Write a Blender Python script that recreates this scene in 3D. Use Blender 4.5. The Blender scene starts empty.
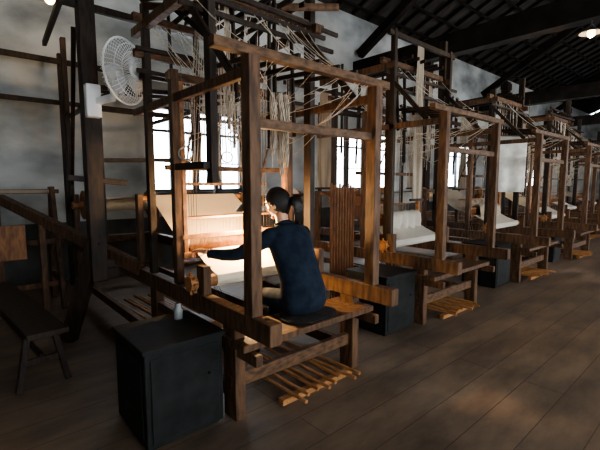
import bpy, math, random
from mathutils import Vector, Matrix
random.seed(7)
D=bpy.data; C=bpy.context
V=Vector

# ------------------------------------------------------------------ materials
def nodes(name):
    m=D.materials.new(name); m.use_nodes=True
    nt=m.node_tree; b=nt.nodes["Principled BSDF"]
    return m,nt,b
def noise_mat(name,c1,c2,rough=.6,scale=6,stretch=(1,1,1),detail=6,bump=.2,metal=0,p1=.35,p2=.65,spec=.4):
    m,nt,b=nodes(name)
    tc=nt.nodes.new("ShaderNodeTexCoord"); mp=nt.nodes.new("ShaderNodeMapping")
    mp.inputs["Scale"].default_value=stretch
    n=nt.nodes.new("ShaderNodeTexNoise"); n.inputs["Scale"].default_value=scale; n.inputs["Detail"].default_value=detail
    r=nt.nodes.new("ShaderNodeValToRGB")
    r.color_ramp.elements[0].position=p1; r.color_ramp.elements[1].position=p2
    r.color_ramp.elements[0].color=(*c1,1); r.color_ramp.elements[1].color=(*c2,1)
    l=nt.links.new
    l(tc.outputs["Object"],mp.inputs[0]); l(mp.outputs[0],n.inputs["Vector"]); l(n.outputs["Fac"],r.inputs[0]); l(r.outputs[0],b.inputs["Base Color"])
    if bump:
        bp=nt.nodes.new("ShaderNodeBump"); bp.inputs["Strength"].default_value=bump; bp.inputs["Distance"].default_value=.01
        l(n.outputs["Fac"],bp.inputs["Height"]); l(bp.outputs[0],b.inputs["Normal"])
    b.inputs["Roughness"].default_value=rough; b.inputs["Metallic"].default_value=metal
    b.inputs["Specular IOR Level"].default_value=spec
    return m
def emis(name,col,s):
    m,nt,b=nodes(name); b.inputs["Base Color"].default_value=(*col,1)
    b.inputs["Emission Color"].default_value=(*col,1); b.inputs["Emission Strength"].default_value=s
    return m
def thread_mat(name,c1,c2,scale=60,axis='X',trans=0):
    m,nt,b=nodes(name); l=nt.links.new
    tc=nt.nodes.new("ShaderNodeTexCoord"); w=nt.nodes.new("ShaderNodeTexWave")
    w.bands_direction=axis; w.inputs["Scale"].default_value=scale; w.inputs["Distortion"].default_value=.6
    w.inputs["Detail"].default_value=3
    r=nt.nodes.new("ShaderNodeValToRGB"); r.color_ramp.elements[0].color=(*c1,1); r.color_ramp.elements[1].color=(*c2,1)
    l(tc.outputs["Object"],w.inputs["Vector"]); l(w.outputs["Fac"],r.inputs[0]); l(r.outputs[0],b.inputs["Base Color"])
    b.inputs["Roughness"].default_value=.8
    bp=nt.nodes.new("ShaderNodeBump"); bp.inputs["Strength"].default_value=.3; bp.inputs["Distance"].default_value=.004
    l(w.outputs["Fac"],bp.inputs["Height"]); l(bp.outputs[0],b.inputs["Normal"])
    return m
M={}
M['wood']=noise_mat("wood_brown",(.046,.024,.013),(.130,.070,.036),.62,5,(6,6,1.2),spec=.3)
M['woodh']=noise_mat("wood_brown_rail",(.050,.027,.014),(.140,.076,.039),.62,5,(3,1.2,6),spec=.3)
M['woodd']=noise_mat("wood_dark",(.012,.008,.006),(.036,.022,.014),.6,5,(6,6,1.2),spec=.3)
M['woodo']=noise_mat("wood_orange",(.20,.085,.030),(.38,.18,.07),.5,5,(6,2,4))
M['woodr']=noise_mat("wood_slats",(.15,.062,.024),(.28,.125,.05),.6,5,(6,6,1.5))
M['black']=noise_mat("black_paint",(.005,.006,.006),(.013,.014,.014),.6,9,(1,1,1),bump=.1,spec=.25)
M['wall']=noise_mat("plaster_wall",(.20,.215,.215),(.50,.52,.51),.9,1.1,(1,1,1.6),9,.15,p1=.3,p2=.62)
M['roof']=noise_mat("roof_board",(.02,.017,.015),(.05,.043,.04),.9,2,(6,1,1))
M['rafter']=noise_mat("rafter_wood",(.008,.006,.005),(.020,.015,.012),.85,3,spec=.15)
M['win']=noise_mat("window_frame_paint",(.012,.018,.026),(.03,.04,.05),.5,5)
M['cream']=thread_mat("warp_cream",(.62,.46,.27),(.92,.78,.55),55)
M['creamcloth']=thread_mat("cloth_cream",(.70,.60,.44),(.90,.82,.66),40)
M['white']=thread_mat("cloth_white",(.40,.37,.31),(.60,.56,.49),40)
M['brownwarp']=thread_mat("warp_brown",(.10,.035,.012),(.40,.17,.07),22)
M['beige']=thread_mat("warp_beige",(.27,.22,.16),(.52,.45,.35),30)
M['cord']=noise_mat("cotton_cord",(.40,.35,.27),(.68,.62,.52),.9,40,bump=0)
M['cordd']=noise_mat("dark_cord",(.06,.045,.03),(.15,.11,.08),.9,40,bump=0)
M['bamboo']=noise_mat("bamboo",(.26,.12,.04),(.44,.22,.09),.5,12,(8,1,8))
M['fanw']=noise_mat("fan_enamel",(.68,.70,.70),(.78,.80,.80),.35,6,bump=0)
M['metal']=noise_mat("grey_metal",(.12,.12,.12),(.2,.2,.2),.4,6,metal=.8,bump=0)
M['skin']=noise_mat("skin",(.50,.27,.17),(.60,.34,.23),.5,20,bump=.05)
M['lip']=noise_mat("lips",(.35,.12,.09),(.42,.16,.12),.5,20,bump=0)
M['eye']=noise_mat("eye_white",(.7,.7,.68),(.8,.8,.78),.2,20,bump=0)
M['hair']=noise_mat("black_hair",(.004,.003,.003),(.014,.011,.009),.4,60,(6,6,1),bump=.6)
M['navy']=noise_mat("navy_jacket",(.007,.012,.022),(.015,.024,.040),.9,14,bump=.35,spec=.2)
M['trouser']=noise_mat("dark_trousers",(.010,.010,.013),(.022,.022,.026),.9,14,bump=.2)
M['cushion']=noise_mat("dark_cushion",(.010,.009,.009),(.025,.022,.02),.95,14,bump=.2)
M['jar']=noise_mat("glass_jar",(.16,.17,.17),(.24,.26,.26),.1,6,bump=0)
M['bulb']=emis("bulb_glow",(1,.75,.42),12)
M['globe']=emis("globe_glow",(1,.72,.4),8)
m,nt,b=nodes("floor_planks"); l=nt.links.new
tc=nt.nodes.new("ShaderNodeTexCoord"); br=nt.nodes.new("ShaderNodeTexBrick")
br.inputs["Scale"].default_value=1; br.inputs["Brick Width"].default_value=3.2; br.inputs["Row Height"].default_value=.26
br.inputs["Mortar Size"].default_value=.003; br.inputs["Color1"].default_value=(.165,.118,.084,1); br.inputs["Color2"].default_value=(.135,.097,.070,1)
br.inputs["Mortar"].default_value=(.06,.043,.032,1)
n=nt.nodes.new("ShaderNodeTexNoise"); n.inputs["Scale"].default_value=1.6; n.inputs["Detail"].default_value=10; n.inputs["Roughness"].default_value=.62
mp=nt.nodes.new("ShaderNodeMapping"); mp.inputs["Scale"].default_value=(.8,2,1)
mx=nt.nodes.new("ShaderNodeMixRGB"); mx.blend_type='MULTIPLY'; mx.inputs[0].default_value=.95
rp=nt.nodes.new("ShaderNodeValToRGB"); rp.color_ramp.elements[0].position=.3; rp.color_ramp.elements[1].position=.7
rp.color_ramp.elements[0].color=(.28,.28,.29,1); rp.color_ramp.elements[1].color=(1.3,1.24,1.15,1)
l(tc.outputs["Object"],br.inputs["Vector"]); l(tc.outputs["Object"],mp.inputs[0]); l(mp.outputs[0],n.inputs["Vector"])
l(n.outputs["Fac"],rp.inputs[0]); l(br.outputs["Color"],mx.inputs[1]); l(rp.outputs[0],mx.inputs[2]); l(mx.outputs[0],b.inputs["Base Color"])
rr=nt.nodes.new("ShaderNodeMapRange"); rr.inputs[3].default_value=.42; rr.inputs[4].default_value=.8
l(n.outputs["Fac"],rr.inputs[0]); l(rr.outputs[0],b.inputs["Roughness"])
bp=nt.nodes.new("ShaderNodeBump"); bp.inputs["Strength"].default_value=.3; bp.inputs["Distance"].default_value=.008
l(br.outputs["Fac"],bp.inputs["Height"]); bp.invert=True; l(bp.outputs[0],b.inputs["Normal"])
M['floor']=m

# ------------------------------------------------------------------ mesh builder
class MB:
    def __init__(s): s.v=[]; s.f=[]; s.off=V((0,0,0))
    def add(s,vs,fs):
        o=len(s.v); s.v+= [tuple(V(p)+s.off) for p in vs]; s.f+=[tuple(i+o for i in f) for f in fs]
    def box(s,lo,hi):
        x0,y0,z0=lo;x1,y1,z1=hi
        s.add([(x0,y0,z0),(x1,y0,z0),(x1,y1,z0),(x0,y1,z0),(x0,y0,z1),(x1,y0,z1),(x1,y1,z1),(x0,y1,z1)],
              [(0,3,2,1),(4,5,6,7),(0,1,5,4),(1,2,6,5),(2,3,7,6),(3,0,4,7)])
    def beam(s,a,b,w,h,up=(0,0,1)):
        a=V(a);b=V(b);t=(b-a).normalized();up=V(up)
        if abs(t.dot(up))>.95: up=V((0,1,0))
        sd=t.cross(up).normalized(); u=sd.cross(t)
        sd*=w/2;u*=h/2
        s.add([a-sd-u,a+sd-u,a+sd+u,a-sd+u,b-sd-u,b+sd-u,b+sd+u,b-sd+u],
              [(0,1,2,3),(4,7,6,5),(0,4,5,1),(1,5,6,2),(2,6,7,3),(3,7,4,0)])
    def loft(s,pts,rads,side=(1,0,0),n=12,cap=True):
        pts=[V(p) for p in pts]; rings=[]
        for i,p in enumerate(pts):
            a=pts[max(0,i-1)];b=pts[min(len(pts)-1,i+1)]
            t=(b-a).normalized(); sd=V(side); sd=sd-t*sd.dot(t)
            if sd.length<.1: sd=V((0,0,1)).cross(t)
            sd.normalize(); u=t.cross(sd)
            r=rads[i] if isinstance(rads,(list,tuple)) else rads
            if not isinstance(r,(list,tuple)): r=(r,r)
            rings.append([p+sd*r[0]*math.cos(k*math.tau/n)+u*r[1]*math.sin(k*math.tau/n) for k in range(n)])
        vs=[q for r in rings for q in r]; fs=[]
        for i in range(len(rings)-1):
            for k in range(n):
                k2=(k+1)%n; fs.append((i*n+k,i*n+k2,(i+1)*n+k2,(i+1)*n+k))
        if cap:
            fs.append(tuple(reversed(range(n)))); fs.append(tuple((len(rings)-1)*n+k for k in range(n)))
        s.add(vs,fs)
    def cyl(s,a,b,r,n=12): 
        t=(V(b)-V(a)).normalized(); sd=(1,0,0) if abs(t.x)<.9 else (0,1,0)
        s.loft([a,b],r,sd,n)
    def ell(s,c,r,n=14,m=10,fn=None,rot=None):
        vs=[];fs=[]
        for j in range(m+1):
            ph=math.pi*j/m
            for i in range(n):
                th=math.tau*i/n
                u=V((math.sin(ph)*math.cos(th),math.sin(ph)*math.sin(th),math.cos(ph)))
                p=V((u.x*r[0],u.y*r[1],u.z*r[2]))
                if fn: p=fn(u,p)
                if rot: p=rot@p
                vs.append(p+V(c))
        for j in range(m):
            for i in range(n):
                i2=(i+1)%n; fs.append((j*n+i,(j+1)*n+i,(j+1)*n+i2,j*n+i2))
        s.add(vs,fs)
    def torus(s,c,nrm,R,r,n=32,m=6):
        nrm=V(nrm).normalized(); a=nrm.orthogonal().normalized(); b=nrm.cross(a); vs=[];fs=[]
        for i in range(n):
            th=math.tau*i/n; d=a*math.cos(th)+b*math.sin(th)
            for j in range(m):
                ph=math.tau*j/m; vs.append(V(c)+d*(R+r*math.cos(ph))+nrm*r*math.sin(ph))
        for i in range(n):
            for j in range(m):
                fs.append((i*m+j,((i+1)%n)*m+j,((i+1)%n)*m+(j+1)%m,i*m+(j+1)%m))
        s.add(vs,fs)
    def cord(s,a,b,r=.0025,sag=0,n=4,seg=6):
        a=V(a);b=V(b)
        if sag==0: s.loft([a,b],r,(1,.1,0),n,False); return
        s.loft([a.lerp(b,i/seg)-V((0,0,sag*4*(i/seg)*(1-i/seg))) for i in range(seg+1)],r,(1,.1,0),n,False)
    def sheet(s,path,x0,x1,th=.006):
        vs=[];fs=[]
        for y,z in path: vs+=[(x0,y,z),(x1,y,z),(x1,y,z-th),(x0,y,z-th)]
        k=len(path)
        for i in range(k-1):
            a=i*4;b=a+4
            fs+=[(a,a+1,b+1,b),(a+1,a+2,b+2,b+1),(a+2,a+3,b+3,b+2),(a+3,a,b,b+3)]
        fs+=[(0,3,2,1),(4*k-4,4*k-3,4*k-2,4*k-1)]
        s.add(vs,fs)
    def obj(s,name,mat,parent=None,bevel=0,smooth=False,loc=None):
        me=D.meshes.new(name); me.from_pydata(s.v,[],s.f); me.update()
        o=D.objects.new(name,me); C.collection.objects.link(o)
        me.materials.append(M[mat] if isinstance(mat,str) else mat)
        if smooth:
            for p in me.polygons: p.use_smooth=True
        if bevel:
            b=o.modifiers.new("bevel",'BEVEL'); b.width=bevel; b.segments=2; b.limit_method='ANGLE'
        if parent: o.parent=parent
        return o
def empty(name,loc=(0,0,0)):
    e=D.objects.new(name,None); C.collection.objects.link(e); e.location=loc; e.empty_display_size=.1; return e

# ------------------------------------------------------------------ room shell
XA,XB,YA,YB,ZW=-2.6,30.,-3.4,7.,5.7
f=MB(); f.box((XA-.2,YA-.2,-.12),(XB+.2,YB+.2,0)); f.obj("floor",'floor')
WZ0,WZ1=1.34,2.86
wins=[(2.62,4.6),(7.3,9.7),(12.4,14.9),(18.6,21.6)]
def wall_y(name,ya,yb,ops,z0,z1):
    w=MB(); x=XA-.2
    for a,b in ops:
        w.box((x,ya,0),(a,yb,ZW)); w.box((a,ya,0),(b,yb,z0)); w.box((a,ya,z1),(b,yb,ZW)); x=b
    w.box((x,ya,0),(XB+.2,yb,ZW)); return w.obj(name,'wall')
wall_y("wall_back",YB,YB+.2,wins,WZ0,WZ1)
fw=[(-.5,2.5),(5,8),(11,14),(17,20)]
wall_y("wall_front",YA-.2,YA,fw,1.0,2.9)
w=MB(); w.box((XB,YA,0),(XB+.2,YB,ZW)); w.obj("wall_right",'wall')
w=MB(); w.box((XA-.2,YA,0),(XA,YB,ZW)); w.obj("wall_left",'wall')
def window(i,a,b,y,z0,z1,n):
    w=MB(); t=.05
    w.box((a,y,z0),(b,y+.12,z0+t)); w.box((a,y,z1-t),(b,y+.12,z1))
    for k in range(n+1):
        x=a+(b-a)*k/n; ww=.05 if k in(0,n) else .035
        w.box((max(a,x-ww),y+.02,z0+t),(min(b,x+ww),y+.1,z1-t))
    zz=z0+(z1-z0)*.72; w.box((a,y+.04,zz-.025),(b,y+.08,zz+.025))
    zz=z0+(z1-z0)*.36; w.box((a,y+.05,zz-.012),(b,y+.07,zz+.012))
    w.box((a-.06,y-.05,z0-.05),(b+.06,y-.002,z0)); 
    w.obj("window_%d"%i,'win',bevel=.004)
for i,(a,b) in enumerate(wins): window(i+1,a,b,YB+.03,WZ0,WZ1,4)
for i,(a,b) in enumerate(fw): window(i+5,a,b,YA-.15,1.0,2.9,4)
w=MB(); w.box((XA,YB-.03,0),(XB,YB-.001,.9)); w.obj("baseboard_back",noise_mat("dado_paint",(.04,.042,.04),(.08,.082,.08),.8,2))
ym=(YA+YB)/2; zr=8.0
r=MB()
for (y0,z0,y1,z1) in((YB+.4,ZW-.08,ym,zr),(YA-.4,ZW-.08,ym,zr)):
    r.add([(XA-.4,y0,z0),(XB+.4,y0,z0),(XB+.4,y1,z1),(XA-.4,y1,z1),(XA-.4,y0,z0+.1),(XB+.4,y0,z0+.1),(XB+.4,y1,z1+.1),(XA-.4,y1,z1+.1)],
      [(0,1,2,3),(4,7,6,5),(0,4,5,1),(1,5,6,2),(2,6,7,3),(3,7,4,0)])
for xx in (XA-.4,XB+.2):
    r.add([(xx,YA,ZW),(xx,YB,ZW),(xx,ym,zr),(xx+.2,YA,ZW),(xx+.2,YB,ZW),(xx+.2,ym,zr)],[(0,1,2),(3,5,4),(0,3,4,1),(1,4,5,2),(2,5,3,0)])
r.obj("ceiling",'roof')
r=MB()
def zroof(y): return ZW-.08+(YB+.4-y)*(zr-ZW+.08)/(YB+.4-ym)
x=XA+.3
while x<XB:
    r.beam((x,YB-.02,zroof(YB)-.07),(x,ym,zr-.07),.05,.09); r.beam((x,YA+.02,zroof(YB)-.07),(x,ym,zr-.07),.05,.09); x+=.6
r.obj("trim_1",'rafter')
r=MB()
for k in range(9):
    y=YB-.3-k*.6
    if y>ym: r.beam((XA,y,zroof(y)-.16),(XB,y,zroof(y)-.16),.06,.05)
r.obj("trim_2",'rafter')
for i,x in enumerate((1.1,8.1,15.1,22.1)):
    t=MB(); t.beam((x,YA+.01,4.36),(x,YB-.01,4.36),.28,.42)
    for s in(1,-1):
        t.beam((x,ym+s*(5.1),4.75),(x,ym,zr-.3),.16,.2)
    t.beam((x,ym,4.5),(x,ym,zr-.3),.16,.16)
    t.obj("roof_truss" if i==0 else "roof_truss.%03d"%i,'rafter')
for i,x in enumerate((11.2,17,25)):
    c=MB(); c.box((x-.15,YB-.28,0),(x+.15,YB-.035,ZW-.2)); c.box((x-.2,YB-.3,0),(x+.2,YB-.035,.25)); c.box((x-.22,YB-.3,ZW-.5),(x+.22,YB-.035,ZW-.25))
    c.obj("wall_column" if i==0 else "wall_column.%03d"%i,'woodd',bevel=.01)

# ------------------------------------------------------------------ looms
def loom(idx,x0,y0,L,warp,cloth,extra,W=1.1):
    root=empty("weaving_loom" if idx==0 else "weaving_loom.%03d"%idx,(x0,y0,0))
    P=lambda mb,n,m,**k: mb.obj(n,m,parent=root,**k)
    rn=random.Random(100+idx)
    a=MB()
    for u in(0,W):
        a.beam((u,0,.60),(u,0,2.2),.075,.085)
        a.beam((u,1.0,.70),(u,1.0,2.33),.06,.065)
        a.beam((u,.22,0),(u,.22,.62),.075,.14)
        a.beam((u,1.45,0),(u,1.45,.62),.075,.12)
        a.beam((u,L-.35,0),(u,L-.35,.62),.075,.12)
        a.beam((u,.60,.70),(u,.60,.93),.06,.10)
        a.beam((u,L-.35,.70),(u,L-.35,1.35),.06,.08)
    P(a,"uprights",'wood',bevel=.005)
    a=MB()
    for u in(0,W):
        a.beam((u,-.22,.665),(u,L,.665),.085,.125)
        a.beam((u,.0,2.12),(u,1.8,2.12),.045,.06)
        a.beam((u,.22,.16),(u,L-.35,.16),.05,.09)
        a.beam((u,-.06,.46),(u,1.45,.46),.05,.07)
        a.beam((u,.6,2.78),(u,1.75,2.78),.06,.07)
    P(a,"side_beams",'wood',bevel=.005)
    a=MB()
    a.beam((-.24,0,2.225),(W+.14,0,2.225),.06,.055)
    a.beam((0,0.01,1.84),(W,0.01,1.84),.04,.055)
    a.beam((-.05,1.0,2.28),(W+.05,1.0,2.28),.05,.06)
    a.beam((-.1,1.5,2.55),(W+.1,1.5,2.55),.05,.06)
    a.beam((-.1,.71,2.83),(W+.15,.71,2.83),.05,.06)
    a.beam((-.1,1.5,2.83),(W+.15,1.5,2.83),.05,.06)
    a.beam((-.04,.22,.24),(W+.04,.22,.24),.05,.09)
    a.beam((-.04,1.45,.14),(W+.04,1.45,.14),.05,.09)
    a.beam((-.04,L-.35,.3),(W+.04,L-.35,.3),.05,.09)
    a.beam((-.06,L-.05,.665),(W+.06,L-.05,.665),.07,.11)
    a.beam((-.04,1.1,1.62),(W+.04,1.1,1.62),.03,.04)
    P(a,"cross_rails",'woodh',bevel=.004)
    a=MB()
    for u in(0,W):
        top=3.3 if u>0 else 2.95
        if u==0 and idx==0:
            a.beam((.06,.55,1.50),(.06,.55,top),.055,.075); a.beam((0,.55,1.62),(0,1.0,1.62),.04,.05); a.beam((-.02,.55,1.62),(.09,.55,1.62),.04,.05)
        else:
            a.beam((u+(.07 if u==0 else .0),.71,.72),(u+(.07 if u==0 else 0),.71,top),.055,.085)
        a.beam((u,1.5,.72),(u,1.5,2.95),.055,.065)
        a.beam((u,.2,2.15),(u,.71,2.7),.03,.045)
    for k in range(5):
        z=rn.uniform(2.3,3.0); v=rn.choice((.71,1.5)); a.beam((-.1,v-.05,z),(W+rn.uniform(.05,.3),v-.05,z+rn.uniform(-.05,.05)),.025,.035)
    for k in range(4):
        u=rn.uniform(.1,W-.1); a.beam((u,.68,rn.uniform(1.7,2.2)),(u+rn.uniform(-.05,.05),.72,2.95),.02,.03)
        u=rn.uniform(.1,W-.1); a.beam((u,1.53,rn.uniform(1.6,2.2)),(u+rn.uniform(-.05,.05),1.5,3.0),.02,.03)
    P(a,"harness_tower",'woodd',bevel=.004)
    a=MB(); a.box((-.06,.02,.495),(W+.06,.38,.54)); P(a,"seat_board",'wood',bevel=.006)
    a=MB(); a.cyl((-.05,.66,.80),(W+.05,.66,.80),.045,16); a.cyl((-.09,.66,.80),(-.05,.66,.80),.055,16)
    for k in range(8):
        an=k*math.tau/8; a.beam((-.07,.66,.80),(-.07,.66+.08*math.cos(an),.8+.08*math.sin(an)),.012,.016,up=(1,0,0))
    a.cyl((-.05,L-.35,1.2),(W+.05,L-.35,1.2),.05,16); 
    for u in(.1,W-.1): a.cyl((u-.015,L-.35,1.2),(u+.015,L-.35,1.2),.2,20)
    a.cyl((0,1.80,1.36),(W,1.80,1.36),.025,10)
    P(a,"rollers",'woodo',smooth=False)
    a=MB(); 
    for u in(0,W): a.beam((u,1.8,.7),(u,1.8,1.4),.05,.07)
    P(a,"roller_posts",'wood',bevel=.004)
    a=MB(); a.beam((.02,.965,.945),(W-.02,.965,.945),.04,.045); a.beam((.02,.975,1.085),(W-.02,.975,1.085),.035,.035)
    for u in(.05,W-.05): a.beam((u,.985,.93),(u,1.0,2.25),.035,.05)
    P(a,"beater",'woodo',bevel=.004)
    a=MB()
    for k in range(90):
        u=.09+k*(W-.18)/89; a.beam((u,.975,.965),(u,.975,1.07),.0025,.012)
    P(a,"reed",'woodo')
    a=MB(); a.sheet([(.60,.80),(.62,.84),(.66,.851),(.80,.90),(.95,.975)],.12,W-.12,.004); a.loft([(.12,.66,.80),(W-.12,.66,.80)],.049,(0,1,0),20)
    P(a,"woven_cloth",cloth)
    a=MB(); a.sheet([(.99,.99),(1.15,1.03),(1.26,1.06),(1.80,1.39),(1.84,1.385),(L-.35,1.26)],.10,W-.10,.004)
    a.loft([(.12,L-.35,1.2),(W-.12,L-.35,1.2)],.09,(0,1,0),20)
    P(a,"warp_sheet",warp)
    a=MB(); b=MB(); hz=1.22
    for k in range(4):
        v=1.08+k*.045
        a.beam((.1,v,hz),(W-.1,v,hz),.010,.014); a.beam((.1,v,.86),(W-.1,v,.86),.012,.02)
        for q in range(26):
            u=.13+q*(W-.26)/25; b.cord((u,v,.86),(u,v,hz),.001)
        for u in(.2,W-.2): b.cord((u,v,hz),(u,v,2.26),.003)
        for u in(.3,W-.3): b.cord((u,v,.86),(W/2+.1*(k-1.5),v-.1,.10),.002)
    P(a,"heddle_shafts",'woodo'); P(b,"heddles",'cordd' if idx==0 else 'cord')
    a=MB()
    for k in range(8):
        u=.38+k*.075+rn.uniform(-.01,.01)
        a.cyl((u+.05*(k/6),.0+rn.uniform(-.05,.05),.060),(u-.02,1.28,.05+.03*(k%3)),.013,8)
    a.beam((.3,.12,.02),(1.0,.12,.02),.05,.04)
    P(a,"treadles",'bamboo',smooth=False)
    a=MB()
    hx=extra.get('hx',W/2); hw=extra.get('hw',.7); hn=extra.get('hn',46)
    for k in range(hn):
        t=k/(hn-1)-.5
        v=1.3+.1*((k*7)%5)/5
        a.cord((hx+t*hw,v,extra.get('hz',1.5)),(hx+t*extra.get('ht',.2),1.35,2.8),extra.get('hr',.0022))
    P(a,"harness_cords",extra.get('hm','cord'))
    a=MB(); a.box((hx-hw/2-.03,1.27,extra.get('hz',1.5)-.02),(hx+hw/2+.03,1.43,extra.get('hz',1.5)+.005))
    for u in (hx-hw/2,hx+hw/2): a.beam((u,1.35,1.5),(u,1.02,2.26),.01,.015)
    P(a,"comber_board",'wood')
    a=MB()
    for k in range(extra.get('ls',22)):
        p=(rn.uniform(0,W),rn.choice((.0,.71,1.0)),rn.choice((2.2,2.8)))
        if p[1]==0: p=(p[0],0,2.2)
        if p[1]==1.0: p=(p[0],1.0,2.26)
        q=(rn.uniform(.1,W-.1),rn.choice((.71,1.1,1.5)),rn.uniform(1.7,2.2))
        a.cord(p,q,.0024,sag=rn.uniform(.02,.14))
    for k in range(18):
        u=rn.uniform(.1,W-.1); a.cord((u,.71,2.8),(u+rn.uniform(-.03,.03),.74,rn.uniform(1.6,2.0)),.003)
        u=rn.uniform(.1,W-.1); a.cord((u,1.0,2.26),(u+rn.uniform(-.3,.3),1.5,2.8),.003)
        u=rn.uniform(.1,W-.1); a.cord((u,1.0,2.26),(u+rn.uniform(-.05,.05),1.05,rn.uniform(1.55,1.9)),.0025)
        if k<(10 if idx==0 else 3): u=rn.uniform(.1,W-.1); a.cord((u,.0,2.24),(u+rn.uniform(-.3,.3),.71,2.8),.003,sag=.06)
    P(a,"loose_strings",'cord')
    a=MB()
    for bu,bv,zt,zb in extra.get('skeins',[(.85,.73,2.78,1.6)]):
        for k in range(7):
            an=k*math.tau/7
            pts=[];
            for j in range(13):
                s=j/12; tw=an+s*4; rr=.008+.012*math.sin(s*math.pi*.9+.2)
                pts.append((bu+rr*math.cos(tw)+.008*math.sin(s*9+bu*20),bv+rr*math.sin(tw),zt+(zb-zt)*s*(1-.03*(k%3))))
            a.loft(pts,.006,(1,0,0),5)
    P(a,"yarn_skein",'beige',smooth=True)
    a=MB()
    for k in range(6):
        u=.25+k*.13; a.beam((u,.55,2.90),(u,1.55,2.86+.04*(k%2)),.02,.035)
    for k in range(5):
        u=.2+k*.18; a.beam((u,.02,2.28),(u+.02,.75,2.34),.02,.03)
    P(a,"levers",'woodd')
    if 'strips' in extra:
        a=MB(); b=MB()
        for (u0,u1,v,z0,z1) in extra['strips']:
            n=int((u1-u0)/.011)
            for q in range(n):
                u=u0+(u1-u0)*q/(n-1); um=(u0+u1)/2
                a.loft([(u,v,z0),(um+(u-um)*.9,v+.004*(q%3),(z0+z1)/2),(um+(u-um)*.6,v,z1)],.0048,(1,0,0),4,False)
            b.beam((u0-.04,v,z0),(u1+.04,v,z0),.02,.03); b.beam((-.1,v,z1),(W+.1,v,z1),.04,.05)
            for u in (0,W): b.beam((u,v,.7),(u,v,z1+.05),.045,.055)
        P(a,"hanging_threads",'beige'); P(b,"thread_rods",'woodd')
    return root

L0=4.55; W=1.1
loom0=loom(0,1.30,1.89,L0,'cream','creamcloth',dict(hx=.62,hw=.8,hn=60,ht=.5,hr=.002,hm='cord',ls=34,skeins=[(.54,.40,2.14,1.56),(.60,.42,2.14,1.62),(.48,.42,2.14,1.7),(.57,.45,2.14,1.75),(.30,.73,2.8,1.9)]))
loom1=loom(1,3.72,2.06,3.9,'brownwarp','white',dict(hx=.5,hw=.24,hn=46,ht=.16,hr=.005,hm='beige',hz=1.35,skeins=[(.2,.74,2.78,1.5),(.95,.74,2.78,1.8),(.7,.42,2.1,1.6)],strips=[(.42,.62,.62,1.3,3.1),(.55,.85,2.38,1.42,2.9)]),1.18)
loom2=loom(2,6.40,2.08,3.9,'beige','white',dict(hx=.45,hw=.3,hn=40,ht=.2,hr=.005,hm='beige',hz=1.4,skeins=[(.5,.74,2.78,1.5),(.8,.4,2.1,1.5)],strips=[(.2,.5,2.3,1.4,2.9)]),1.2)
loom3=loom(3,9.1,2.1,3.9,'cream','white',dict(hx=.5,hw=.3,hn=40,ht=.2,hr=.006,hm='beige',hz=1.4),1.2)
loom4=loom(4,12.4,2.7,3.4,'brownwarp','white',dict(hx=.5,hw=.4,hn=30,ht=.3,hr=.006,hm='beige',hz=1.4),1.2)
loom5=loom(5,16.0,3.0,3.1,'beige','white',dict(hx=.5,hw=.4,hn=30,ht=.3,hr=.006,hm='beige',hz=1.4),1.2)

a=MB()
a.beam((0,L0-.12,.70),(0,L0-.12,3.45),.06,.08); a.beam((W,L0-.12,.70),(W,L0-.12,3.45),.06,.08)
a.beam((-.30,2.08,.60),(-.30,2.08,3.95),.13,.13)
a.beam((-.30,2.08,.98),(-.53,2.33,0),.10,.13)
a.beam((-.36,2.08,.80),(.05,2.08,.665),.06,.08)
a.beam((-.30,2.08,.66),(.04,2.08,.665),.09,.1)
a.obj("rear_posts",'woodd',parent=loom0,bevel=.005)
a=MB()
a.beam((-.36,1.92,3.42),(-.16,L0+.2,3.42),.05,.07)
a.beam((-.5,2.13,3.05),(W+.2,2.13,3.05),.05,.06)
a.beam((-.5,2.13,1.55),(.0,2.13,1.5),.04,.05)
a.beam((-.34,2.32,2.9),(.0,L0-.2,1.5),.04,.06)
a.beam((0,1.5,2.4),(0,L0-.1,2.4),.04,.05); a.beam((W,1.5,2.4),(W,L0-.1,2.4),.04,.05)
for (p,q) in [((-.35,2.1,2.35),(W+.2,2.0,2.45)),((0,2.9,0.7),(0,2.9,2.5)),((W,2.9,.7),(W,2.9,2.6)),((-.1,2.9,2.5),(W+.3,2.9,2.55)),((-.05,3.6,2.42),(W+.1,3.6,2.42)),((-.05,2.9,1.75),(W+.1,2.9,1.8)),
              ((.45,1.5,1.7),(.45,1.5,3.1)),((.55,.71,2.3),(.2,1.55,3.05)),((W,.71,3.2),(W,2.9,2.5)),((.0,1.52,2.95),(W,1.5,3.1))]:
    a.beam(p,q,.035,.045)
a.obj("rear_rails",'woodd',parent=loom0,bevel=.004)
a=MB(); a.beam((-.02,1.75,.72),(-.86,4.38,1.33),.09,.11); a.beam((-.86,4.36,0),(-.86,4.36,1.36),.07,.08); a.beam((-.55,3.3,0),(-.55,3.3,1.04),.06,.07)
a.obj("sloping_side_rail",'wood',parent=loom0,bevel=.005)
a=MB(); a.cyl((-.02,1.42,2.90),(W+.05,.42,2.90),.028,10); a.cyl((-.02,1.52,2.98),(.9,.32,3.0),.018,8)
a.obj("top_pole",'wood',parent=loom0,smooth=True)
a=MB(); 
for u,v,z in((.05,.98,1.72),(.75,1.55,1.75),(.82,1.55,1.95)): a.torus((u,v-.05,z),(.5,1,0),.05,.006); a.cord((u,v-.05,z+.05),(u,v,2.4),.002)
a.obj("hanging_rings",'metal',parent=loom0)
a=MB()
a.beam((-.6,6.52,3.18),(17.5,6.52,3.18),.05,.07)
a.beam((.3,6.52,2.62),(12.2,6.5,2.62),.045,.06)
for x in(1.3,3.72,6.4,9.1,11.9,14.8):
    a.beam((x,6.57,0),(x,6.57,3.3),.06,.07)
a.obj("pole_rack",'woodd',bevel=.004)
a=MB()
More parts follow.
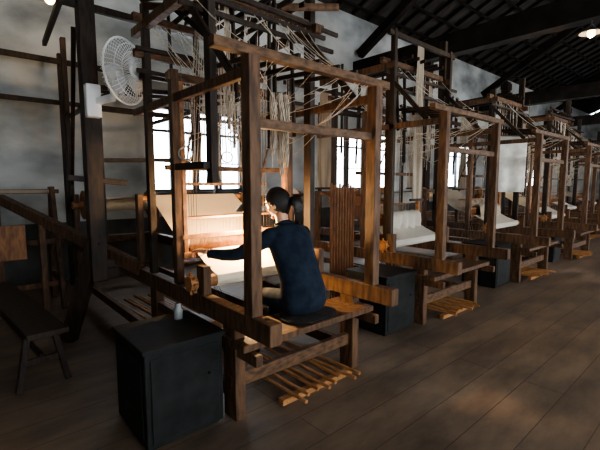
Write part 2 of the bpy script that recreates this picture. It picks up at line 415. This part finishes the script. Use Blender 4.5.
for k in range(9):
    a.cyl((1.55+k*.07,4.1+random.uniform(-.1,.1),.018+.03*(k%2)),(1.50+k*.075,5.2+random.uniform(-.1,.1),.018+.03*(k%2)),.017,8)
a.obj("bamboo_stick_bundle",'bamboo',smooth=True)
a=MB(); 
for k in range(9): a.beam((3.22+k*.046,3.12,.02),(3.22+k*.046,3.12,1.50-.02*(k%3)),.014,.03)
for z in(.15,.8,1.3): a.beam((3.20,3.145,z),(3.61,3.145,z),.02,.05)
a.beam((3.22,3.12,.02),(3.22,3.3,.02),.04,.04); a.beam((3.59,3.12,.02),(3.59,3.3,.02),.04,.04)
a.obj("wooden_slat_rack",'woodr',bevel=.003)

# ------------------------------------------------------------------ black boxes
def box(i,x,y,sx,sy,h,sh):
    root=empty("black_storage_box" if i==0 else "black_storage_box.%03d"%i,(x,y,0))
    a=MB(); a.box((0,0,.02),(sx,sy,h-.03)); a.box((.02,.02,0),(sx-.02,sy-.02,.03)); a.obj("body",'black',root,bevel=.006)
    a=MB(); a.box((-.015,-.015,h-.029),(sx+.015,sy+.015,h)); a.obj("lid",'black',root,bevel=.006)
    a=MB(); 
    a.box((.03,-.008,.05),(sx-.03,-.001,h-.06))
    a.box((-.008,.04,.06),(-.001,sy-.04,h-.07)); a.obj("panels",'black',root,bevel=.003)
    a=MB(); a.cyl((sx*.8,-.024,h*.6),(sx*.8,-.008,h*.6),.009,10); a.obj("knobs",'black',root)
box(0,.73,2.10,.48,.50,.60,0); box(1,3.10,2.26,.5,.5,.60,0); box(2,5.75,2.32,.5,.5,.62,0); box(3,8.5,2.4,.42,.5,.6,0)
a=MB(); a.loft([(1.1,2.48,.60),(1.1,2.48,.66),(1.1,2.48,.68),(1.1,2.48,.70)],[.03,.03,.02,.022],(1,0,0),16); a.obj("glass_jar",'jar',smooth=True)

# ------------------------------------------------------------------ bench at left
def bench(name,x,y,sx,L,h,rot=0):
    root=empty(name,(x,y,0)); root.rotation_euler=(0,0,rot)
    a=MB(); a.box((0,0,h-.04),(sx,L,h)); a.obj("seat",'woodd',root,bevel=.006)
    a=MB()
    for v in(.22,L-.12):
        for s in(0,1):
            a.beam((.05+s*(sx-.1),v,h-.04),((sx+.03) if s else -.03,v+(-.02 if v<L/2 else .03),0),.04,.045)
        a.beam((.02,v,.2),(sx-.02,v,.2),.03,.04)
    a.beam((sx/2,.22,.22),(sx/2,L-.12,.22),.03,.04)
    a.obj("legs",'woodd',root,bevel=.004)
bench("wooden_bench",.33,3.17,.26,1.95,.47,math.radians(5))
root=empty("warping_stand",(.34,5.48,0))
a=MB()
for u in(0,.62):
    a.beam((u,-.12,0),(u-.0,.25,1.45),.05,.09); a.beam((u,.55,0),(u,.3,1.45),.05,.09); a.beam((u,.0,.35),(u,.5,.35),.04,.07)
a.beam((-.1,.28,1.40),(.70,.28,1.40),.05,.05); a.beam((-.05,.1,.8),(.68,.1,.8),.04,.06); a.beam((-.05,.0,.3),(.68,.0,.3),.04,.06)
a.obj("frame",'wood',root,bevel=.004)
a=MB(); a.loft([(.05,.28,1.40),(.6,.28,1.40)],.032,(0,1,0),16); a.obj("yarn_roll",'beige',root,smooth=True)
a=MB(); a.box((.02,.045,.62),(.30,.07,1.02)); a.obj("board",'woodr',root,bevel=.004)
def drape(name,x0,x1,y0,z,drop,mat,parent):
    a=MB(); n=40; vs=[];fs=[]
    prof=[(-.0,-drop),(-.02,-drop*.5),(-.01,-.04),(.02,0),(.10,0.005),(.16,-.02),(.19,-drop*.3),(.2,-drop*.55)]
    for i in range(n+1):
        for j,(dy,dz) in enumerate(prof):
            w=.022*math.sin(i*.75+j*.3)*(1 if dz<-.03 else .3)
            vs.append((x0+(x1-x0)*i/n,y0+dy+w,z+dz*(1+.25*math.sin(i*.23+1))+.012*math.sin(i*.75+j)*(1)))
    k=len(prof)
    for i in range(n):
        for j in range(k-1): fs.append((i*k+j,(i+1)*k+j,(i+1)*k+j+1,i*k+j+1))
    a.add(vs,fs); o=a.obj(name,mat,parent,smooth=True); s=o.modifiers.new("s",'SOLIDIFY'); s.thickness=.004; return o
drape("dust_cloth",.25,1.0,.88,1.13,.30,'white',loom1)
drape("dust_cloth",.2,.9,.88,1.13,.27,'beige',loom2)
a=MB(); n=16; vs=[];fs=[]
p0=V((6.44,2.78,0)); p1=V((6.93,2.42,0)); nn=V((.6,.8,0))
for i in range(n+1):
    for j in range(9):
        p=p0.lerp(p1,i/n)+nn*(.02*math.sin(i*.9)*(j/8)); vs.append((p.x,p.y,2.24-.88*j/8))
for i in range(n):
    for j in range(8): fs.append((i*9+j,(i+1)*9+j,(i+1)*9+j+1,i*9+j+1))
root=empty("hanging_paper_pattern")
a.add(vs,fs); o=a.obj("sheet",noise_mat("pattern_paper",(.46,.45,.40),(.62,.60,.54),.8,9,bump=.1),root,smooth=True)
o.modifiers.new("s",'SOLIDIFY').thickness=.003
a=MB(); a.beam(p0+V((0,0,2.24)),p1+V((0,0,2.24)),.015,.02)
for p in (p0,p1): a.cord(p+V((0,0,2.24)),p+V((0,0,2.80)),.003)
a.obj("rod_and_cords",'cordd',root)

# ------------------------------------------------------------------ fan
root=empty("wall_fan",(1.19,3.56,2.43))
nrm=V((.55,-.83,0)).normalized()
q=V((0,0,1)).rotation_difference(nrm).to_matrix()
def T(p): return q@V(p)
a=MB(); R=.265
for k in range(44):
    an=k*math.tau/44; c,s=math.cos(an),math.sin(an)
    pts=[T((r*c,r*s,z)) for r,z in((.05,.085),(.15,.08),(.22,.06),(.26,.02),(R,-.0))]
    a.loft(pts,.0024,tuple(nrm),4,False)
    pts=[T((r*c,r*s,z)) for r,z in((.06,-.10),(.17,-.09),(.24,-.05),(R,0))]
    a.loft(pts,.0020,tuple(nrm),4,False)
for rr,z,th in((R,0,.009),(.05,.085,.004),(.15,.082,.003),(.215,.064,.003)): a.torus(T((0,0,z)),nrm,rr,th)
a.obj("cage",'fanw',root)
a=MB(); a.loft([T((0,0,.075)),T((0,0,.095))],[.055,.04],(0,0,1),20)
a.loft([T((0,0,-.06)),T((0,0,-.10)),T((0,0,-.17)),T((0,0,-.19))],[.055,.07,.065,.04],(0,0,1),20); a.obj("motor",'fanw',root,smooth=False)
a=MB()
for k in range(4):
    an=k*math.tau/4; vs=[]
    for j in range(7):
        r=.04+.19*j/6; wd=.09+.10*j/6
        for sgn in(-.5,.5):
            an2=an+sgn*wd/r*.55 if r>.06 else an+sgn*.6
            vs.append(T((r*math.cos(an2),r*math.sin(an2),sgn*.05)))
    a.add(vs,[(2*j,2*j+1,2*j+3,2*j+2) for j in range(6)])
o=a.obj("blades",noise_mat("fan_blade",(.36,.39,.40),(.44,.47,.48),.4,5,bump=0),root); o.modifiers.new("s",'SOLIDIFY').thickness=.004
a=MB(); a.beam(T((0,0,-.13)),T((0,0,-.13))+V((0,0,-.2)),.05,.06); a.beam(T((0,0,-.13))+V((0,0,-.2)),V((-.19,.335,-.23)),.05,.06)
a.box((-.25,.26,-.36),(-.13,.342,-.08)); a.obj("bracket",'fanw',root,bevel=.01)

# ------------------------------------------------------------------ lamps
def pendant(i,x,y,z,ztop,mat,energy):
    root=empty("pendant_lamp" if i==0 else "pendant_lamp.%03d"%i,(x,y,z))
    a=MB(); a.ell((0,0,0),(.06,.06,.07),16,12); a.obj("bulb",mat,root,smooth=True)
    a=MB(); a.cyl((0,0,.055),(0,0,ztop-z),.006,6); a.cyl((0,0,.055),(0,0,.13),.025,12); 
    a.loft([(0,0,.11),(0,0,.07),(0,0,.0)],[.03,.07,.17],(1,0,0),24,False); a.obj("cord_and_shade",'metal',root)
    ld=D.lights.new("lamp_light",'POINT'); ld.energy=energy; ld.color=(1,.68,.36); ld.shadow_soft_size=.06
    lo=D.objects.new("lamp_light",ld); C.collection.objects.link(lo); lo.parent=root; lo.location=(0,0,-.1)
pendant(0,8.1,1.96,3.95,4.16,'globe',60)
pendant(1,1.10,5.9,3.76,4.16,'globe',12)
root=empty("task_lamp",(1.84,2.76,1.27))
a=MB(); a.ell((0,0,0),(.03,.03,.04),14,10); a.obj("bulb",'bulb',root,smooth=True)
a=MB(); a.cyl((0,0,.03),(0,0,.09),.018,10); a.loft([(0,0,.08),(0,0,.05),(0,0,.0)],[.02,.05,.09],(1,0,0),20,False); a.cyl((0,0,.09),(0,.06,.95),.004,6); a.obj("shade_and_cord",'metal',root)
ld=D.lights.new("task_light",'POINT'); ld.energy=125; ld.color=(1,.64,.31); ld.shadow_soft_size=.05
lo=D.objects.new("task_light",ld); C.collection.objects.link(lo); lo.parent=root; lo.location=(0,.0,-.06)

# ------------------------------------------------------------------ weaver
weaver=empty("weaver",(0,0,0))
def remeshed(mb,name,mats,voxel,parent,assign=None,smooth=5):
    me=D.meshes.new(name+"_src"); me.from_pydata(mb.v,[],mb.f); o=D.objects.new(name+"_src",me); C.collection.objects.link(o)
    r=o.modifiers.new("r",'REMESH'); r.mode='VOXEL'; r.voxel_size=voxel
    s=o.modifiers.new("s",'SMOOTH'); s.factor=.5; s.iterations=smooth
    C.view_layer.update(); dg=C.evaluated_depsgraph_get()
    nm=D.meshes.new_from_object(o.evaluated_get(dg)); nm.name=name
    D.objects.remove(o)
    n=D.objects.new(name,nm); C.collection.objects.link(n); n.parent=parent
    nm.materials.clear()
    for m_ in mats: nm.materials.append(M[m_])
    for p in nm.polygons:
        p.use_smooth=True
        if assign: p.material_index=assign(p.center)
    return n
X=(1,0,0)
a=MB()
a.loft([(1.90,2.10,.565),(1.90,2.11,.62),(1.90,2.12,.72),(1.90,2.15,.82),(1.895,2.19,.92),(1.89,2.235,1.02),(1.885,2.27,1.10),(1.88,2.295,1.155),(1.88,2.31,1.19)],
       [(.15,.10),(.185,.135),(.185,.138),(.168,.125),(.17,.128),(.178,.13),(.185,.115),(.155,.085),(.075,.06)],X,24)
a.loft([(1.88,2.30,1.15),(1.875,2.325,1.215)],[(.070,.066),(.056,.056)],X,20)
def arm(pts,r): a.loft(pts,r,(0,0,1),16)
arm([(1.80,2.28,1.13),(1.725,2.285,1.115),(1.66,2.35,1.06),(1.58,2.46,.985),(1.55,2.50,.975),(1.50,2.56,.97),(1.43,2.645,.98)],
    [.06,.068,.059,.052,.049,.045,.035])
arm([(1.96,2.28,1.13),(2.035,2.285,1.115),(2.10,2.34,1.05),(2.16,2.44,.97),(2.17,2.47,.96),(2.16,2.54,.96),(2.14,2.645,.98)],
    [.06,.068,.059,.052,.049,.045,.035])
for s in(-1,1):
    x=1.90+s*.10
    a.loft([(x,2.10,.650),(x+s*.01,2.25,.645),(x+s*.02,2.42,.635),(x+s*.02,2.55,.61),(x+s*.02,2.60,.57),(x+s*.015,2.60,.48),(x+s*.01,2.60,.38),(x+s*.01,2.585,.22),(x+s*.01,2.58,.16)],
           [(.085,.085),(.085,.08),(.072,.068),(.062,.062),(.058,.06),(.054,.058),(.056,.062),(.045,.048),(.046,.05)],X,16)
    a.loft([(x+s*.01,2.55,.155),(x+s*.012,2.62,.145),(x+s*.02,2.70,.135),(x+s*.022,2.79,.128)],[(.035,.03),(.042,.035),(.045,.026),(.03,.016)],X,14)
def asg(c):
    if c.z<.17: return 2
    if c.y>2.33 and c.z<.75: return 1
    if c.z<.58: return 1
    return 0
body=remeshed(a,"clothed_body",['navy','trouser','black'],.0095,weaver,asg,4)
a=MB(); a.torus((1.877,2.318,1.198),(0,.3,1),.062,.009,28,8); 
a.torus((1.432,2.642,.98),(-.5,.85,.1),.033,.006,20,6); a.torus((2.141,2.642,.98),(-.2,1,.1),.033,.006,20,6)
a.obj("collar_and_cuffs",'navy',weaver,smooth=True)
Hc=V((1.868,2.372,1.345)); RH=Matrix.Rotation(math.radians(24),3,'Z')@Matrix.Rotation(math.radians(-18),3,'X')
def hfn(u,p):
    p=p.copy()
    if u.z<0:
        p.x*=1-.34*(-u.z)**1.6
        if u.y<0: p.y*=1-.35*(-u.z)
        else: p.y*=1-.12*(-u.z)
    if u.y>.5: p.y-=.006*(u.y-.5)/.5
    return p
a=MB(); a.ell(Hc,(.077,.092,.112),32,24,hfn,RH)
def hp(x,y,z): return Hc+RH@V((x,y,z))
a.loft([hp(0,.080,.012),hp(0,.090,-.008),hp(0,.099,-.024),hp(0,.084,-.033)],[(.008,.006),(.009,.008),(.012,.009),(.009,.006)],tuple(RH@V(X)),10)
a.ell(hp(0,.068,-.086),(.024,.018,.016),12,8,None,RH)
for s in(-1,1):
    a.ell(hp(s*.078,-.004,-.012),(.010,.018,.031),12,10,None,RH@Matrix.Rotation(s*.25,3,'Z'))
    a.ell(hp(s*.032,.070,.022),(.022,.011,.008),10,8,None,RH)
    a.ell(hp(s*.040,.054,-.030),(.022,.016,.018),10,8,None,RH)
a.ell(hp(0,.074,-.056),(.020,.012,.011),10,8,None,RH)
a.loft([(1.875,2.315,1.16),(1.872,2.33,1.24),Hc+V((0,-.02,-.05))],[(.050,.050),(.046,.048),(.048,.053)],X,18)
remeshed(a,"head",['skin'],.005,weaver,None,4)
a=MB(); a.ell(hp(0,.083,-.053),(.018,.005,.003),12,8,None,RH); a.ell(hp(0,.082,-.059),(.015,.006,.004),12,8,None,RH); a.obj("lips",'lip',weaver,smooth=True)
a=MB()
for s in(-1,1): a.ell(hp(s*.031,.073,.004),(.012,.009,.006),14,10,None,RH)
a.obj("eyes",'eye',weaver,smooth=True)
a=MB()
for s in(-1,1):
    a.ell(hp(s*.031,.0805,.003),(.0055,.003,.0055),10,8,None,RH)
    a.loft([hp(s*.014,.083,.026),hp(s*.032,.081,.030),hp(s*.050,.068,.025)],[.002,.0028,.0012],(0,0,1),6)
    a.loft([hp(s*.018,.081,.009),hp(s*.031,.0835,.0115),hp(s*.045,.075,.007)],[.001,.002,.001],(0,0,1),6)
a.obj("irises_and_brows",'hair',weaver,smooth=True)
a=MB()
n_,m_=48,40
def hairp(u):
    p=V((u.x*.088,u.y*.107,u.z*.125)); p=hfn(u,p)
    g=1+.010*math.sin(22*math.atan2(u.x,u.z+.001))
    return RH@(p*g)+Hc+RH@V((0,-.006,.004))
keep=lambda u: not((u.y>.28 and u.z<.40-.25*abs(u.x)) or (u.z<-.86) or (u.y>.10 and u.z<-.10) or (u.y>-.35 and u.z<-.50))
vs=[];fs=[];us=[]
for j in range(m_+1):
    for i in range(n_):
        ph=math.pi*j/m_; th=math.tau*i/n_
        u=V((math.sin(ph)*math.cos(th),math.sin(ph)*math.sin(th),math.cos(ph))); us.append(u); vs.append(hairp(u))
for j in range(m_):
    for i in range(n_):
        q4=(j*n_+i,(j+1)*n_+i,(j+1)*n_+(i+1)%n_,j*n_+(i+1)%n_)
        if keep(sum((us[k] for k in q4),V())/4): fs.append(q4)
a.add(vs,fs); o=a.obj("hair",'hair',weaver,smooth=True); s=o.modifiers.new("s",'SOLIDIFY'); s.thickness=.014; s.offset=-1
a=MB()
b0=hp(.015,-.100,-.005)
for k in range(20):
    an=k*math.tau/20; c,s=math.cos(an)*.030,math.sin(an)*.030
    pts=[b0+V((c*.4,.03,s*.4)),b0+V((c*.7,-.015,s*.7)),b0+V((.022+c*1.1,-.045,.0+s)),b0+V((.036+c*1.2,-.055,-.045+s*.6)),b0+V((.042+c,-.048,-.10)),b0+V((.040+c*.7,-.035,-.145)),b0+V((.037+c*.3,-.025,-.18-abs(c)*.5))]
    a.loft(pts,[.008,.011,.014,.014,.012,.008,.002],(1,0,0),6)
a.torus(b0+V((0,-.018,0)),(.2,1,.1),.024,.008,16,6)
a.obj("ponytail",'hair',weaver,smooth=True)
def hand(name,wrist,d,nrm,thumb_s,bar=True):
    d=V(d).normalized(); nrm=(V(nrm)-d*V(nrm).dot(d)).normalized(); s=d.cross(nrm).normalized()*1.0
    if s.dot(V(thumb_s))<0: s=-s
    w=V(wrist); a=MB(); Xs=tuple(s)
    a.loft([w-d*.075,w-d*.03,w,w+d*.03,w+d*.06,w+d*.085],[(.027,.022),(.024,.018),(.026,.018),(.036,.016),(.040,.014),(.038,.011)],Xs,16)
    lens=[(.040,.024,.020),(.044,.028,.021),(.041,.026,.020),(.032,.020,.018)]
    for k,(off,ls) in enumerate(zip((.029,.010,-.010,-.029),lens)):
        p=w+d*(.080-.006*abs(k-1))+s*off; pts=[p-d*.02,p]; 
        for ang,l_ in zip((22,68,105),ls):
            an=math.radians(ang+3*k); dd=d*math.cos(an)+nrm*math.sin(an)+s*(.05*(1.5-k)); p=p+dd.normalized()*l_; pts.append(p)
        a.loft(pts,[.0095,.0095,.0085,.0078,.006],Xs,10)
    p=w+d*.025+s*.026; pts=[p-s*.012,p]
    for dd,l_ in((s*.75+d*.65+nrm*.25,.034),(s*.25+d*.8+nrm*.6,.028),(d*.75+nrm*.8,.022)):
        p=p+dd.normalized()*l_; pts.append(p)
    a.loft(pts,[.013,.0125,.0105,.009,.0065],tuple(nrm),10)
    return remeshed(a,name,['skin'],.0032,weaver,None,2)
hand("left_hand",(1.405,2.70,.992),(-.10,1,-.03),(0,0,-1),(1,0,0))
hand("right_hand",(2.135,2.70,.992),(-.05,1,-.03),(0,0,-1),(-1,0,0))
a=MB(); a.ell((1.91,2.07,.553),(.24,.17,.014),28,10); a.obj("cushion",'cushion',weaver,smooth=True)

# ------------------------------------------------------------------ lights / world
wd=D.worlds.new("World"); C.scene.world=wd; wd.use_nodes=True
bg=wd.node_tree.nodes["Background"]; bg.inputs[0].default_value=(.88,.94,1,1); bg.inputs[1].default_value=18.0
def area(name,loc,rot,sx,sy,e,col):
    l_=D.lights.new(name,'AREA'); l_.shape='RECTANGLE'; l_.size=sx; l_.size_y=sy; l_.energy=e; l_.color=col
    o=D.objects.new(name,l_); C.collection.objects.link(o); o.location=loc; o.rotation_euler=rot
for i,(a_,b_) in enumerate(fw):  # added fill lights inside the unseen front openings, tuned to brighten the room
    area("front_fill_light_%d"%i,((a_+b_)/2,YA+.05,1.95),(math.radians(90),0,0),b_-a_,1.8,(22,52,60,60)[i],(1,.90,.80))

# ------------------------------------------------------------------ camera
cam=D.cameras.new("camera"); co=D.objects.new("camera",cam); C.collection.objects.link(co)
cam.sensor_width=36; cam.lens=36*398/600; cam.clip_start=.05
psi=math.radians(48.6); th=math.radians(6.0)
fwd=V((math.cos(psi)*math.cos(th),math.sin(psi)*math.cos(th),-math.sin(th)))
co.location=(0,0,1.5); co.rotation_euler=fwd.to_track_quat('-Z','Y').to_euler()
C.scene.camera=co
try: C.scene.view_settings.look='AgX - Medium High Contrast'
except Exception: pass
